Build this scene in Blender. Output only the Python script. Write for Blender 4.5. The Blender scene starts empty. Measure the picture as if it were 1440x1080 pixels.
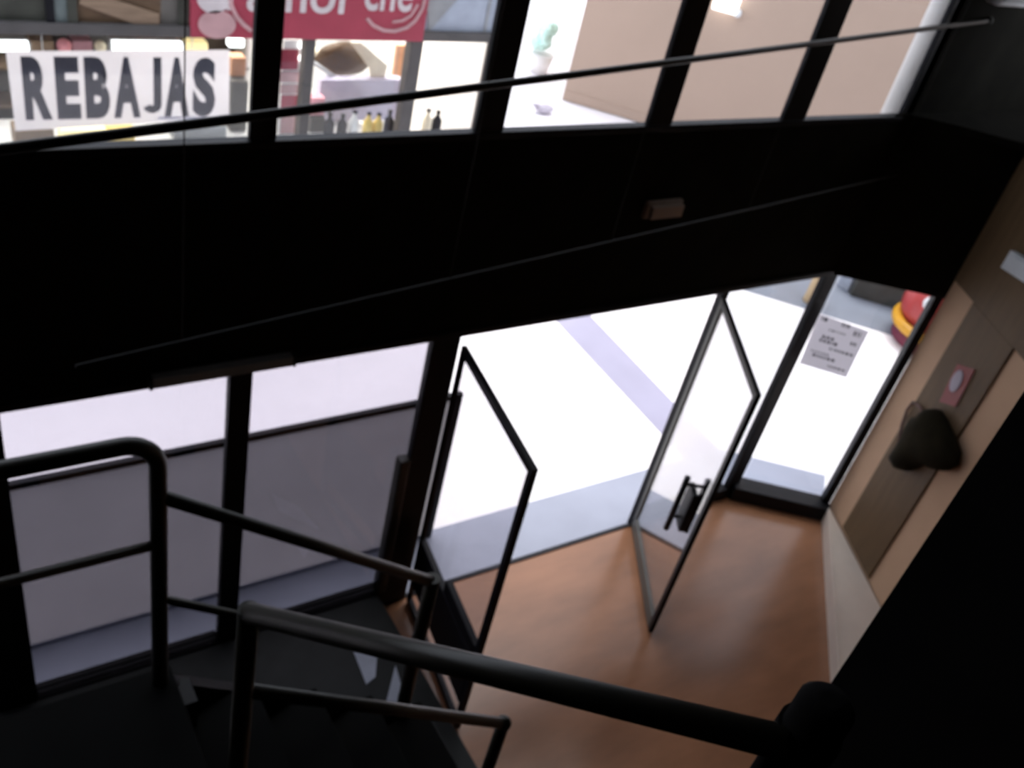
import bpy, bmesh, math, random
from mathutils import Vector, Matrix
random.seed(7)
S = bpy.context.scene
COL = S.collection

# ------------------------------------------------------------------ camera
CAM = Vector((0.0, 0.0, 4.95))
FPX = 1359.76
RX = Vector((0.83630182, -0.16879486, 0.5216393))      # rows: world axes in camera axes (right, down, forward)
RY = Vector((-0.50791988, -0.59676099, 0.62120344))
RZ = Vector((0.20643804, -0.78446454, -0.58480657))
cd = bpy.data.cameras.new('camera')
cd.sensor_width = 36.0
cd.lens = 36.0 * FPX / 1440.0
cd.clip_start = 0.02
cd.clip_end = 300
cd.dof.use_dof = True
cd.dof.focus_distance = 0.5
cd.dof.aperture_fstop = (cd.lens / 1000.0) / 0.0022
cam = bpy.data.objects.new('camera', cd)
COL.objects.link(cam)
m = Matrix(((RX.x, -RX.y, -RX.z, CAM.x), (RY.x, -RY.y, -RY.z, CAM.y), (RZ.x, -RZ.y, -RZ.z, CAM.z), (0, 0, 0, 1)))
cam.matrix_world = m
S.camera = cam

# ------------------------------------------------------------------ world, sun, exposure
S.view_settings.view_transform = 'Standard'
S.view_settings.look = 'None'
S.view_settings.gamma = 1.0
S.view_settings.use_curve_mapping = False
S.view_settings.exposure = 0.35
S.cycles.transparent_max_bounces = 24
W = bpy.data.worlds.new('sky')
S.world = W
W.use_nodes = True
bg = W.node_tree.nodes['Background']
bg.inputs[0].default_value = (0.86, 0.90, 1.0, 1)
bg.inputs[1].default_value = 1.8
sl = bpy.data.lights.new('sun', 'SUN')
sl.energy = 2.6
sl.angle = math.radians(40)
sl.color = (1.0, 0.96, 0.9)
so = bpy.data.objects.new('sun', sl)
COL.objects.link(so)
so.rotation_euler = (math.radians(-12), math.radians(8), 0)


def ray(px, py):
    c = Vector((px - 720.0, py - 540.0, FPX))
    return Vector((RX.dot(c), RY.dot(c), RZ.dot(c)))


def onZ(px, py, z):
    d = ray(px, py)
    return CAM + d * ((z - CAM.z) / d.z)


def onY(px, py, y):
    d = ray(px, py)
    return CAM + d * ((y - CAM.y) / d.y)


def onP(px, py, p, n):
    d = ray(px, py)
    return CAM + d * ((p - CAM).dot(n) / d.dot(n))


# ------------------------------------------------------------------ materials
MATS = {}


def mat(name, col, rough=0.6, spec=0.5, metal=0.0, var=0.12, scale=6.0, bump=0.0, stretch=(1, 1, 1), emit=None, strength=0.0):
    if name in MATS:
        return MATS[name]
    M = bpy.data.materials.new(name)
    M.use_nodes = True
    nt = M.node_tree
    b = nt.nodes['Principled BSDF']
    b.inputs['Roughness'].default_value = rough
    b.inputs['Specular IOR Level'].default_value = spec
    b.inputs['Metallic'].default_value = metal
    tc = nt.nodes.new('ShaderNodeTexCoord')
    mp = nt.nodes.new('ShaderNodeMapping')
    mp.inputs['Scale'].default_value = stretch
    nz = nt.nodes.new('ShaderNodeTexNoise')
    nz.inputs['Scale'].default_value = scale
    nz.inputs['Detail'].default_value = 4
    cr = nt.nodes.new('ShaderNodeValToRGB')
    cr.color_ramp.elements[0].position = 0.3
    cr.color_ramp.elements[1].position = 0.7
    cr.color_ramp.elements[0].color = (*[c * (1 - var) for c in col], 1)
    cr.color_ramp.elements[1].color = (*[min(1, c * (1 + var)) for c in col], 1)
    nt.links.new(tc.outputs['Object'], mp.inputs['Vector'])
    nt.links.new(mp.outputs['Vector'], nz.inputs['Vector'])
    nt.links.new(nz.outputs['Fac'], cr.inputs['Fac'])
    nt.links.new(cr.outputs['Color'], b.inputs['Base Color'])
    if bump:
        bp = nt.nodes.new('ShaderNodeBump')
        bp.inputs['Strength'].default_value = bump
        bp.inputs['Distance'].default_value = 0.01
        nt.links.new(nz.outputs['Fac'], bp.inputs['Height'])
        nt.links.new(bp.outputs['Normal'], b.inputs['Normal'])
    if emit:
        b.inputs['Emission Color'].default_value = (*emit, 1)
        b.inputs['Emission Strength'].default_value = strength
    MATS[name] = M
    return M


def glass(name, tint, refl=0.08, haze=0.0, mult=0.75):
    M = bpy.data.materials.new(name)
    M.use_nodes = True
    nt = M.node_tree
    nt.nodes.clear()
    out = nt.nodes.new('ShaderNodeOutputMaterial')
    tr = nt.nodes.new('ShaderNodeBsdfTransparent')
    tr.inputs[0].default_value = (*tint, 1)
    gl = nt.nodes.new('ShaderNodeBsdfGlossy')
    gl.inputs['Roughness'].default_value = 0.02
    lw = nt.nodes.new('ShaderNodeLayerWeight')
    lw.inputs['Blend'].default_value = 0.5
    pw = nt.nodes.new('ShaderNodeMath')
    pw.operation = 'POWER'
    pw.inputs[1].default_value = 3.2
    ma = nt.nodes.new('ShaderNodeMath')
    ma.operation = 'MULTIPLY_ADD'
    ma.inputs[1].default_value = mult
    ma.inputs[2].default_value = refl * 0.4
    nt.links.new(lw.outputs['Facing'], pw.inputs[0])
    nt.links.new(pw.outputs[0], ma.inputs[0])
    mx = nt.nodes.new('ShaderNodeMixShader')
    nt.links.new(ma.outputs[0], mx.inputs[0])
    nt.links.new(tr.outputs[0], mx.inputs[1])
    nt.links.new(gl.outputs[0], mx.inputs[2])
    last = mx
    if haze:
        df = nt.nodes.new('ShaderNodeBsdfTranslucent')
        nz = nt.nodes.new('ShaderNodeTexNoise')
        nz.inputs['Scale'].default_value = 5
        df.inputs[0].default_value = (0.8, 0.8, 0.85, 1)
        m2 = nt.nodes.new('ShaderNodeMixShader')
        m2.inputs[0].default_value = haze
        nt.links.new(mx.outputs[0], m2.inputs[1])
        nt.links.new(df.outputs[0], m2.inputs[2])
        last = m2
    nt.links.new(last.outputs[0], out.inputs[0])
    MATS[name] = M
    return M


def fabric(name, col, trans, frac):
    """woven cloth: diffuse plus light that comes through it"""
    M = bpy.data.materials.new(name)
    M.use_nodes = True
    nt = M.node_tree
    nt.nodes.clear()
    out = nt.nodes.new('ShaderNodeOutputMaterial')
    df = nt.nodes.new('ShaderNodeBsdfDiffuse')
    tl = nt.nodes.new('ShaderNodeBsdfTranslucent')
    mx = nt.nodes.new('ShaderNodeMixShader')
    mx.inputs[0].default_value = frac
    tc = nt.nodes.new('ShaderNodeTexCoord')
    nz = nt.nodes.new('ShaderNodeTexNoise')
    nz.inputs['Scale'].default_value = 2.2
    nz.inputs['Detail'].default_value = 5
    nt.links.new(tc.outputs['Object'], nz.inputs['Vector'])
    for sh, c in ((df, col), (tl, trans)):
        cr = nt.nodes.new('ShaderNodeValToRGB')
        cr.color_ramp.elements[0].position = 0.25
        cr.color_ramp.elements[1].position = 0.75
        cr.color_ramp.elements[0].color = (*[k * 0.93 for k in c], 1)
        cr.color_ramp.elements[1].color = (*[min(1, k * 1.07) for k in c], 1)
        nt.links.new(nz.outputs['Fac'], cr.inputs['Fac'])
        nt.links.new(cr.outputs['Color'], sh.inputs[0])
    nt.links.new(df.outputs[0], mx.inputs[1])
    nt.links.new(tl.outputs[0], mx.inputs[2])
    nt.links.new(mx.outputs[0], out.inputs[0])
    MATS[name] = M
    return M


mat('black_metal', (0.006, 0.006, 0.009), 0.5, 0.2, var=0.2)
mat('rail_metal', (0.017, 0.0145, 0.009), 0.42, 0.4, var=0.25, scale=14)
mat('rod_metal', (0.008, 0.008, 0.008), 0.6, 0.15)
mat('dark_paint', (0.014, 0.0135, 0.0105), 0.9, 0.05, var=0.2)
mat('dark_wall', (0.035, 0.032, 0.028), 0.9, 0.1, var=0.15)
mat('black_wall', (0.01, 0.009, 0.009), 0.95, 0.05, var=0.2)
mat('dark_tile', (0.016, 0.019, 0.019), 0.6, 0.2, var=0.2)
mat('tread', (0.004, 0.004, 0.004), 0.8, 0.08, var=0.2)
mat('beige_plaster', (0.6, 0.395, 0.26), 0.8, 0.2, var=0.06, scale=3, bump=0.1)
mat('brown_tone', (0.135, 0.082, 0.04), 0.6, 0.3, var=0.15, scale=4, stretch=(6, 6, 0.6))
mat('white_paint', (0.62, 0.53, 0.46), 0.5, 0.4, var=0.04)
mat('paving', (0.86, 0.83, 0.86), 0.75, 0.2, var=0.04, scale=1.2)
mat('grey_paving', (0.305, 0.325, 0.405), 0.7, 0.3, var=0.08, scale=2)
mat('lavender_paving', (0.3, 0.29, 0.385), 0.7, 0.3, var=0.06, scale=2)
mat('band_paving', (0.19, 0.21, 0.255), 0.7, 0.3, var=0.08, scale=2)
mat('tan_plaster', (0.43, 0.325, 0.26), 0.85, 0.15, var=0.03, scale=1.0, bump=0.05)
mat('door_lit_grey', (0.09, 0.09, 0.083), 0.45, 0.4)  # light on the right leaf put into the colour of its black frame
mat('grey_fitting', (0.30, 0.31, 0.32), 0.5, 0.4)
mat('pale_fitting', (0.62, 0.64, 0.66), 0.45, 0.4)
mat('beige_box', (0.52, 0.42, 0.35), 0.6, 0.3)
mat('bag_leather', (0.017, 0.0135, 0.007), 0.95, 0.08, var=0.3, scale=10, bump=0.3)
mat('strap', (0.17, 0.09, 0.075), 0.6, 0.3)
mat('sign_red', (0.30, 0.06, 0.055), 0.5, 0.4)
mat('shop_red', (0.34, 0.045, 0.075), 0.5, 0.3, var=0.06)
mat('white_letter', (0.6, 0.54, 0.55), 0.6, 0.3)
mat('pink_paint', (0.5, 0.3, 0.31), 0.6, 0.3)
mat('banner_white', (0.72, 0.70, 0.76), 0.7, 0.2, var=0.03)
mat('letter_grey', (0.055, 0.05, 0.065), 0.7, 0.2)
mat('shop_frame', (0.075, 0.07, 0.07), 0.5, 0.4)
mat('shop_grey', (0.12, 0.11, 0.1), 0.6, 0.3)
mat('shop_dark', (0.042, 0.044, 0.035), 0.5, 0.4, var=0.25)
mat('wood_brown', (0.11, 0.068, 0.04), 0.6, 0.3, var=0.25, stretch=(1, 6, 6))
mat('wood_light', (0.23, 0.16, 0.11), 0.6, 0.3, var=0.15, stretch=(1, 6, 6))
mat('shop_white', (0.82, 0.80, 0.78), 0.7, 0.3, var=0.03)
mat('pale_blue', (0.38, 0.42, 0.5), 0.6, 0.3)
mat('lilac_cloth', (0.62, 0.58, 0.72), 0.8, 0.2, var=0.06)
mat('cream', (0.85, 0.76, 0.58), 0.6, 0.3)
mat('orange_panel', (0.72, 0.38, 0.22), 0.6, 0.3)
mat('pink_ball', (0.85, 0.35, 0.40), 0.6, 0.3)
mat('yellow', (0.85, 0.62, 0.18), 0.5, 0.4)
mat('mauve', (0.42, 0.22, 0.26), 0.8, 0.2)
mat('ride_red', (0.36, 0.035, 0.035), 0.35, 0.5, var=0.06)
mat('ride_yellow', (0.55, 0.27, 0.01), 0.35, 0.5)
mat('ride_dark', (0.16, 0.02, 0.05), 0.5, 0.4)
mat('rubber', (0.03, 0.03, 0.035), 0.8, 0.2)
mat('stone_dark', (0.085, 0.09, 0.085), 0.8, 0.2, var=0.2, bump=0.2)
mat('tan_post', (0.55, 0.40, 0.24), 0.7, 0.2)
mat('pale_grey', (0.50, 0.46, 0.53), 0.8, 0.2)
mat('leaf_green', (0.60, 0.86, 0.76), 0.7, 0.3, var=0.2)
mat('light_tube', (0.9, 0.9, 0.9), 0.5, 0.3, emit=(1, 0.98, 0.95), strength=3.0)
mat('lamp_warm', (0.9, 0.8, 0.5), 0.5, 0.3, emit=(1, 0.78, 0.35), strength=0.9)
mat('notice_ink', (0.07, 0.07, 0.08), 0.8, 0.2)
glass('clear_glass', (0.95, 0.96, 0.97))
glass('door_glass', (0.85, 0.84, 0.86), mult=1.5)
glass('left_glass', (0.67, 0.66, 0.70))
glass('leaf_glass', (0.93, 0.92, 0.94), mult=0.45)
glass('shop_glass', (0.93, 0.95, 0.96))
fabric('screen_fabric', (0.26, 0.25, 0.27), (0.265, 0.257, 0.268), 0.62)
fabric('banner_cloth', (0.50, 0.48, 0.53), (0.62, 0.58, 0.62), 0.6)
fabric('paper', (0.5, 0.5, 0.52), (0.55, 0.53, 0.58), 0.6)


def floor_mat():
    M = mat('orange_floor', (0.255, 0.12, 0.066), 0.3, 0.5, var=0.16, scale=1.6, stretch=(1.2, 3.5, 1))
    M.node_tree.nodes['Principled BSDF'].inputs['Specular IOR Level'].default_value = 0.4
    nt = M.node_tree
    b = nt.nodes['Principled BSDF']
    n2 = nt.nodes.new('ShaderNodeTexNoise')
    n2.inputs['Scale'].default_value = 3
    r = nt.nodes.new('ShaderNodeMapRange')
    r.inputs['To Min'].default_value = 0.16
    r.inputs['To Max'].default_value = 0.28
    nt.links.new(n2.outputs['Fac'], r.inputs['Value'])
    nt.links.new(r.outputs['Result'], b.inputs['Roughness'])
    return M


floor_mat()


# ------------------------------------------------------------------ mesh builder
class MB:
    def __init__(self):
        self.bm = bmesh.new()

    def box(self, x0, x1, y0, y1, z0, z1, bev=0.0):
        return self.obox(Vector((x0, y0, z0)), Vector((x1 - x0, 0, 0)), Vector((0, y1 - y0, 0)), Vector((0, 0, z1 - z0)), bev)

    def obox(self, o, a, b, c, bev=0.0):
        if a.cross(b).dot(c) < 0:
            a, b = b, a
        v = [self.bm.verts.new(o + a * i + b * j + c * k) for k in (0, 1) for j in (0, 1) for i in (0, 1)]
        fs = [self.bm.faces.new([v[i] for i in f]) for f in ((0, 2, 3, 1), (4, 5, 7, 6), (0, 1, 5, 4), (2, 6, 7, 3), (0, 4, 6, 2), (1, 3, 7, 5))]
        if bev:
            es = {e for f in fs for e in f.edges}
            bmesh.ops.bevel(self.bm, geom=list(es), offset=bev, segments=2, affect='EDGES', profile=0.5)
        return self

    def prism(self, pts, z0, z1):
        """vertical prism over an XY outline"""
        area = sum(pts[i][0] * pts[(i + 1) % len(pts)][1] - pts[(i + 1) % len(pts)][0] * pts[i][1] for i in range(len(pts)))
        if area < 0:
            pts = pts[::-1]
        lo = [self.bm.verts.new((p[0], p[1], z0)) for p in pts]
        hi = [self.bm.verts.new((p[0], p[1], z1)) for p in pts]
        self.bm.faces.new(lo[::-1])
        self.bm.faces.new(hi)
        n = len(pts)
        for i in range(n):
            j = (i + 1) % n
            self.bm.faces.new((lo[i], lo[j], hi[j], hi[i]))
        return self

    def slab(self, pts, n):
        """planar polygon (3-D points) extruded by vector n"""
        a = [self.bm.verts.new(p) for p in pts]
        b = [self.bm.verts.new(Vector(p) + n) for p in pts]
        self.bm.faces.new(a)
        self.bm.faces.new(b[::-1])
        k = len(pts)
        for i in range(k):
            j = (i + 1) % k
            self.bm.faces.new((a[j], a[i], b[i], b[j]))
        return self

    def tube(self, pts, r, n=12):
        pts = [Vector(p) for p in pts]
        rs = r if isinstance(r, (list, tuple)) else [r] * len(pts)
        rings = []
        up = None
        for i, p in enumerate(pts):
            t = (pts[min(i + 1, len(pts) - 1)] - pts[max(i - 1, 0)]).normalized()
            if up is None:
                up = Vector((0, 0, 1)) if abs(t.z) < 0.9 else Vector((1, 0, 0))
            s = t.cross(up).normalized()
            up = s.cross(t).normalized()
            rings.append([self.bm.verts.new(p + (s * math.cos(2 * math.pi * k / n) + up * math.sin(2 * math.pi * k / n)) * rs[i]) for k in range(n)])
        for a, b in zip(rings, rings[1:]):
            for k in range(n):
                f = self.bm.faces.new((a[k], b[k], b[(k + 1) % n], a[(k + 1) % n]))
                f.smooth = True
        self.bm.faces.new(rings[0])
        self.bm.faces.new(rings[-1][::-1])
        return self

    def lathe(self, c, prof, n=20, axis=None):
        """profile of (radius, height) about a vertical axis (or the given one) at c"""
        q = Vector((0, 0, 1)).rotation_difference(axis) if axis else None
        rings = []
        for r, h in prof:
            ring = []
            for k in range(n):
                p = Vector((r * math.cos(2 * math.pi * k / n), r * math.sin(2 * math.pi * k / n), h))
                if q:
                    p = q @ p
                ring.append(self.bm.verts.new(Vector(c) + p))
            rings.append(ring)
        for a, b in zip(rings, rings[1:]):
            for k in range(n):
                f = self.bm.faces.new((a[k], a[(k + 1) % n], b[(k + 1) % n], b[k]))
                f.smooth = True
        self.bm.faces.new(rings[0][::-1])
        self.bm.faces.new(rings[-1])
        return self

    def ball(self, c, r, sx=1, sy=1, sz=1, sub=3, lump=0.0):
        ret = bmesh.ops.create_icosphere(self.bm, subdivisions=sub, radius=r)
        for v in ret['verts']:
            d = v.co.normalized()
            k = 1 + lump * (math.sin(d.x * 5 + 1) * math.cos(d.y * 6) + 0.5 * math.sin(d.z * 9 + d.x * 4))
            v.co = Vector(c) + Vector((v.co.x * sx * k, v.co.y * sy * k, v.co.z * sz * k))
            for f in v.link_faces:
                f.smooth = True
        return self

    def build(self, name, material, parent=None, origin=None):
        bmesh.ops.recalc_face_normals(self.bm, faces=self.bm.faces[:])
        me = bpy.data.meshes.new(name)
        base = Vector((0, 0, 0))
        if parent is None:
            vs = [v.co for v in self.bm.verts]
            base = origin or Vector(((min(v.x for v in vs) + max(v.x for v in vs)) / 2, (min(v.y for v in vs) + max(v.y for v in vs)) / 2, min(v.z for v in vs)))
        else:
            q = parent
            while q:
                base = base + q.location
                q = q.parent
        for v in self.bm.verts:
            v.co -= base
        self.bm.to_mesh(me)
        self.bm.free()
        me.materials.append(MATS[material])
        o = bpy.data.objects.new(name, me)
        COL.objects.link(o)
        if parent:
            o.parent = parent
        else:
            o.location = base
        return o


def tag(o, label=None, cat=None, group=None, kind=None):
    if label:
        o['label'] = label
    if cat:
        o['category'] = cat
    if group:
        o['group'] = group
    if kind:
        o['kind'] = kind
    return o


def empty(name, loc, label=None, cat=None, group=None, kind=None):
    o = bpy.data.objects.new(name, None)
    COL.objects.link(o)
    o.location = Vector(loc)
    return tag(o, label, cat, group, kind)


def struct(o, label=None):
    return tag(o, label, None, None, 'structure')


def text(name, body, material, parent, origin, right, up, width=None, height=1.0, depth=0.006, bold=0.0):
    """raised lettering: origin = lower left of the text, right/up unit vectors"""
    cu = bpy.data.curves.new(name, 'FONT')
    cu.body = body
    cu.size = 1.0
    cu.extrude = 0.5
    cu.offset = bold
    cu.resolution_u = 4
    t = bpy.data.objects.new(name + '_tmp', cu)
    COL.objects.link(t)
    bpy.context.view_layer.update()
    dg = bpy.context.evaluated_depsgraph_get()
    me = bpy.data.meshes.new_from_object(t.evaluated_get(dg))
    bpy.data.objects.remove(t)
    bpy.data.curves.remove(cu)
    xs = [v.co.x for v in me.vertices]
    ys = [v.co.y for v in me.vertices]
    x0, x1, y1 = min(xs), max(xs), max(ys)
    sy = height / y1
    sx = (width / (x1 - x0)) if width else sy
    n = right.cross(up)
    base = Vector((0, 0, 0))
    q = parent
    while q:
        base += q.location
        q = q.parent
    for v in me.vertices:
        p = v.co.copy()
        v.co = Vector(origin) + right * ((p.x - x0) * sx) + up * (p.y * sy) + n * (p.z * depth) - base
    # one object per letter
    bm = bmesh.new()
    bm.from_mesh(me)
    bpy.data.meshes.remove(me)
    left = set(bm.verts)
    isl = []
    while left:
        todo = [left.pop()]
        got = list(todo)
        while todo:
            for e in todo.pop().link_edges:
                for w_ in e.verts:
                    if w_ in left:
                        left.discard(w_)
                        todo.append(w_)
                        got.append(w_)
        isl.append(got)
    isl.sort(key=lambda g: min(v.co.dot(right) for v in g))
    for g in isl:
        idx = {v: i for i, v in enumerate(g)}
        fs = [[idx[v] for v in f.verts] for f in bm.faces if f.verts[0] in idx]
        lm_ = bpy.data.meshes.new('letter')
        lm_.from_pydata([v.co[:] for v in g], [], fs)
        lm_.materials.append(MATS[material])
        o = bpy.data.objects.new('letter', lm_)
        COL.objects.link(o)
        o.parent = parent
    bm.free()


X, Y, Z = Vector((1, 0, 0)), Vector((0, 1, 0)), Vector((0, 0, 1))
YF = 3.45                       # inner face of the glazed front
HT = 2.12                       # head of the lower opening
HS = 3.28                       # sill of the upper windows
CEIL = 6.4
AP, AQ = Vector((5.49, 3.45, 0)), Vector((6.09, 2.99, 0))      # the angled bay of the front
ADIR = (AQ - AP).normalized()
AN = Vector((ADIR.y, -ADIR.x, 0))          # points into the room
if AN.y > 0:
    AN = -AN
WDIR = Vector((-0.43, -0.9, 0)).normalized()                   # right wall runs this way, towards the stairs
WN = Vector((WDIR.y, -WDIR.x, 0))
if WN.x > 0:
    WN = -WN

# ------------------------------------------------------------------ setting: the room
mb = MB().prism([(-1.6, -2.2), (4.4, -2.2), (AQ.x - 0.43 * 1.2 / 0.9 * 2.4, 0.1), (AQ.x, AQ.y), (AP.x, AP.y + 0.03), (-1.6, YF + 0.03)], -0.15, 0.0)
struct(mb.build('floor', 'orange_floor'))
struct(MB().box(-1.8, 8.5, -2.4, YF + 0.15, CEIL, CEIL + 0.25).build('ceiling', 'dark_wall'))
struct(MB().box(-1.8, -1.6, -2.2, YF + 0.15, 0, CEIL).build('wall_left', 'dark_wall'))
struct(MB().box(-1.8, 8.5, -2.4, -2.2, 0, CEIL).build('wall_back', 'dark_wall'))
# beige wall on the right, running diagonally to the stairs
wr = struct(MB().obox(Vector((AQ.x, AQ.y, 0)), WDIR * 5.6, -WN * 0.2, Z * CEIL).build('wall_right', 'beige_plaster'))
wp = lambda px, py, off=0.0: onP(px, py, Vector((AQ.x, AQ.y, 0)) + WN * off, WN)
s = lambda p: (p - AQ).dot(WDIR)
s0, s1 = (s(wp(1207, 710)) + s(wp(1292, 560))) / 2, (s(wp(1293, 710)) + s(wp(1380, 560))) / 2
MB().obox(AQ + WDIR * s0 + Z * 0.16, WDIR * (s1 - s0), WN * 0.02, Z * 2.12, 0.004).build('brown_tone', 'brown_tone', wr)  # thin brown strip over the beige, between two bare stripes
MB().obox(AQ + WDIR * 0.02 + Z * 2.28, WDIR * 5.5, WN * 0.02, Z * (CEIL - 2.28), 0.004).build('upper_shade_panel', 'brown_tone', wr)  # brown sheet that paints in the shade on the upper wall
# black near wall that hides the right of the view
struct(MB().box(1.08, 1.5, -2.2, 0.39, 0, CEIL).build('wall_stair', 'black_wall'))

# glazed front: dark band, wall above and beside it
wf = MB()
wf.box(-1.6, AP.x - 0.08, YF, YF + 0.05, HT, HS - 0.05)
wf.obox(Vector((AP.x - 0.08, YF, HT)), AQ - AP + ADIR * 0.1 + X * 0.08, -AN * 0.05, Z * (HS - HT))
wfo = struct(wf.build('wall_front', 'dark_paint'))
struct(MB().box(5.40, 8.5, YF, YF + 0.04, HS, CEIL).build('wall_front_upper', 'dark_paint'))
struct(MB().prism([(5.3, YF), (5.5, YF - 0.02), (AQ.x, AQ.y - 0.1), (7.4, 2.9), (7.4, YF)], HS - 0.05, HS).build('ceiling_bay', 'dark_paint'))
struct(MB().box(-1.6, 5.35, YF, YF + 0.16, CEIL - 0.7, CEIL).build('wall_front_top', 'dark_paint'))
struct(MB().box(-1.6, 5.4, YF - 0.008, YF + 0.05, HS - 0.05, HS - 0.015, 0.006).build('trim_1', 'black_metal'))
struct(MB().box(-1.6, AP.x, YF - 0.012, YF + 0.06, HT - 0.005, HT + 0.04, 0.006).build('trim_2', 'black_metal'))

# upper windows: each with its own left mullion, pane
ups = [(0.30, 0.06), (1.335, 0.055), (2.39, 0.075), (3.41, 0.08), (4.405, 0.09), (5.42, 0.05)]
for i in range(len(ups) - 1):
    (xa, ha), (xb, hb) = ups[i], ups[i + 1]
    w = struct(empty('window_%d' % (i + 1), ((xa + xb) / 2, YF, HS), kind='structure'))
    MB().box(xa - ha, xa + ha, YF, YF + 0.035, HS - 0.015, CEIL - 0.7, 0.006).build('mullion', 'black_metal', w)
    if i == len(ups) - 2:
        MB().box(xb - hb, xb + hb, YF, YF + 0.035, HS - 0.015, CEIL - 0.7, 0.006).build('mullion', 'black_metal', w)
    MB().box(xa + ha, xb - hb, YF + 0.02, YF + 0.028, HS - 0.015, CEIL - 0.7).build('pane', 'clear_glass', w)
w = struct(empty('window_6', (-0.7, YF, HS), kind='structure'))
MB().box(-1.6, 0.24, YF + 0.02, YF + 0.028, HS - 0.015, CEIL - 0.7).build('pane', 'clear_glass', w)

# lower windows
def lower_window(n, xa, ha, xb, hb, sill, gm='left_glass', first=True, last=False, mh=None):
    w = struct(empty('window_%d' % n, ((xa + xb) / 2, YF, 0), kind='structure'))
    if first:
        MB().box(xa - ha, xa + ha, YF, YF + 0.05, 0, HT - 0.005, 0.006).build('mullion', 'black_metal', w)
    if last:
        MB().box(xb - hb, xb + hb, YF, YF + 0.05, 0, HT - 0.005, 0.006).build('mullion', 'black_metal', w)
    MB().box(xa + ha, xb - hb, YF + 0.04, YF + 0.048, sill, HT - 0.005).build('pane', gm, w)
    MB().box(xa + ha, xb - hb, YF - 0.01, YF + 0.09, 0, sill, 0.006).build('sill', 'black_metal', w)
    if sill > 0.12:
        MB().box(xa + ha, xb - hb, YF + 0.01, YF + 0.035, sill + 0.045, sill + 0.06).build('glazing_bar', 'black_metal', w)
    return w


lower_window(7, -1.2, 0.06, 0.20, 0.09, 0.16)
lower_window(8, 0.20, 0.09, 1.30, 0.055, 0.16)
w9 = lower_window(9, 1.30, 0.055, 2.395, 0.085, 0.16, last=True)
MB().box(2.235, 2.30, YF - 0.03, YF + 0.04, 0.18, 1.30, 0.01).build('lock_bar', 'rail_metal', w9)
lower_window(10, 4.42, 0.03, 5.43, 0.065, 0.10, 'clear_glass', last=True)
# angled bay
w = struct(empty('window_11', (AP.x, AP.y, 0), kind='structure'))
L = (AQ - AP).length
MB().obox(AP + ADIR * 0.03 - AN * 0.03 + Z * 0.12, ADIR * (L - 0.09), -AN * 0.008, Z * (HT - 0.12)).build('pane', 'clear_glass', w)
MB().obox(AP + ADIR * (L - 0.065) - AN * 0.07 + Z * 0.1, ADIR * 0.06, AN * 0.08, Z * (HT - 0.1), 0.006).build('mullion', 'black_metal', w)
MB().obox(AP - ADIR * 0.05 - AN * 0.08, ADIR * (L + 0.05), AN * 0.17, Z * 0.13, 0.008).build('sill', 'black_metal', w)
MB().obox(AP - AN * 0.05 + Z * (HT - 0.005), ADIR * L, AN * 0.06, Z * 0.04, 0.006).build('head', 'black_metal', w)

struct(MB().box(2.48, 4.39, YF + 0.004, YF + 0.036, -0.01, 0.012, 0.004).build('trim_3', 'rubber'))
# ------------------------------------------------------------------ doors, both standing open into the room
def door_leaf(n, hinge, free, kick, gm):
    hinge, free = Vector(hinge), Vector(free)
    a = (free - hinge).normalized()
    L = (free - hinge).length
    b = Vector((-a.y, a.x, 0))
    w = struct(empty('door_%d' % n, hinge, kind='structure'))
    t = 0.016
    o = hinge - b * t
    H0, H1 = 0.015, HT - 0.045
    MB().obox(o + Z * H0, a * (0.022 if kick else 0.05), b * 2 * t, Z * (H1 - H0), 0.004).build('hinge_stile', 'black_metal' if kick else 'door_lit_grey', w)
    MB().obox(o + a * (L - 0.045) + Z * H0, a * 0.045, b * 2 * t, Z * (H1 - H0), 0.004).build('lock_stile', 'black_metal', w)
    MB().obox(o + a * 0.022 + Z * (H1 - 0.05), a * (L - 0.067), b * 2 * t, Z * 0.05, 0.004).build('top_rail', 'black_metal', w)
    MB().obox(o + a * 0.022 + Z * H0, a * (L - 0.067), b * 2 * t, Z * (0.05 if kick else 0.11), 0.004).build('bottom_rail', 'black_metal' if kick else 'door_lit_grey', w)
    MB().obox(hinge - b * 0.004 + a * 0.022 + Z * (H0 + 0.05), a * (L - 0.067), b * 0.008, Z * (H1 - H0 - 0.1)).build('pane', gm, w)
    if kick:
        kp = MB().obox(o + a * 0.03 - b * 0.004 + Z * 0.22, a * (L - 0.07), b * (2 * t + 0.008), Z * 0.40, 0.004).build('kick_panel', 'black_metal', w)
        MB().obox(o + a * (L * 0.46) - b * 0.004 + Z * 0.625, a * (L * 0.54 - 0.05), b * (2 * t + 0.008), Z * 0.10, 0.004).build('kick_panel', 'black_metal', w)
    if kick:
        return w
    hd = MB()
    for sgn in (1, -1):
        q = hinge + a * (L - 0.28) + b * sgn * 0.07
        hd.tube([q + Z * 0.72, q + Z * 1.18], 0.02, 10)
        for zz in (0.84, 1.12):
            hd.tube([q + Z * zz, q - b * sgn * 0.07 + Z * zz], 0.011, 8)
    h = hd.build('handle', 'black_metal', w)
    lock = MB().obox(o + a * (L - 0.34) - b * 0.006 + Z * 0.78, a * 0.14, b * (2 * t + 0.012), Z * 0.32, 0.01).build('lock_plate', 'black_metal', w)
    return w


door_leaf(1, (2.485, 3.42, 0), (2.335, 2.46, 0), True, 'leaf_glass')
door_leaf(2, (4.41, 3.45, 0), (3.90, 2.575, 0), False, 'door_glass')

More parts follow.
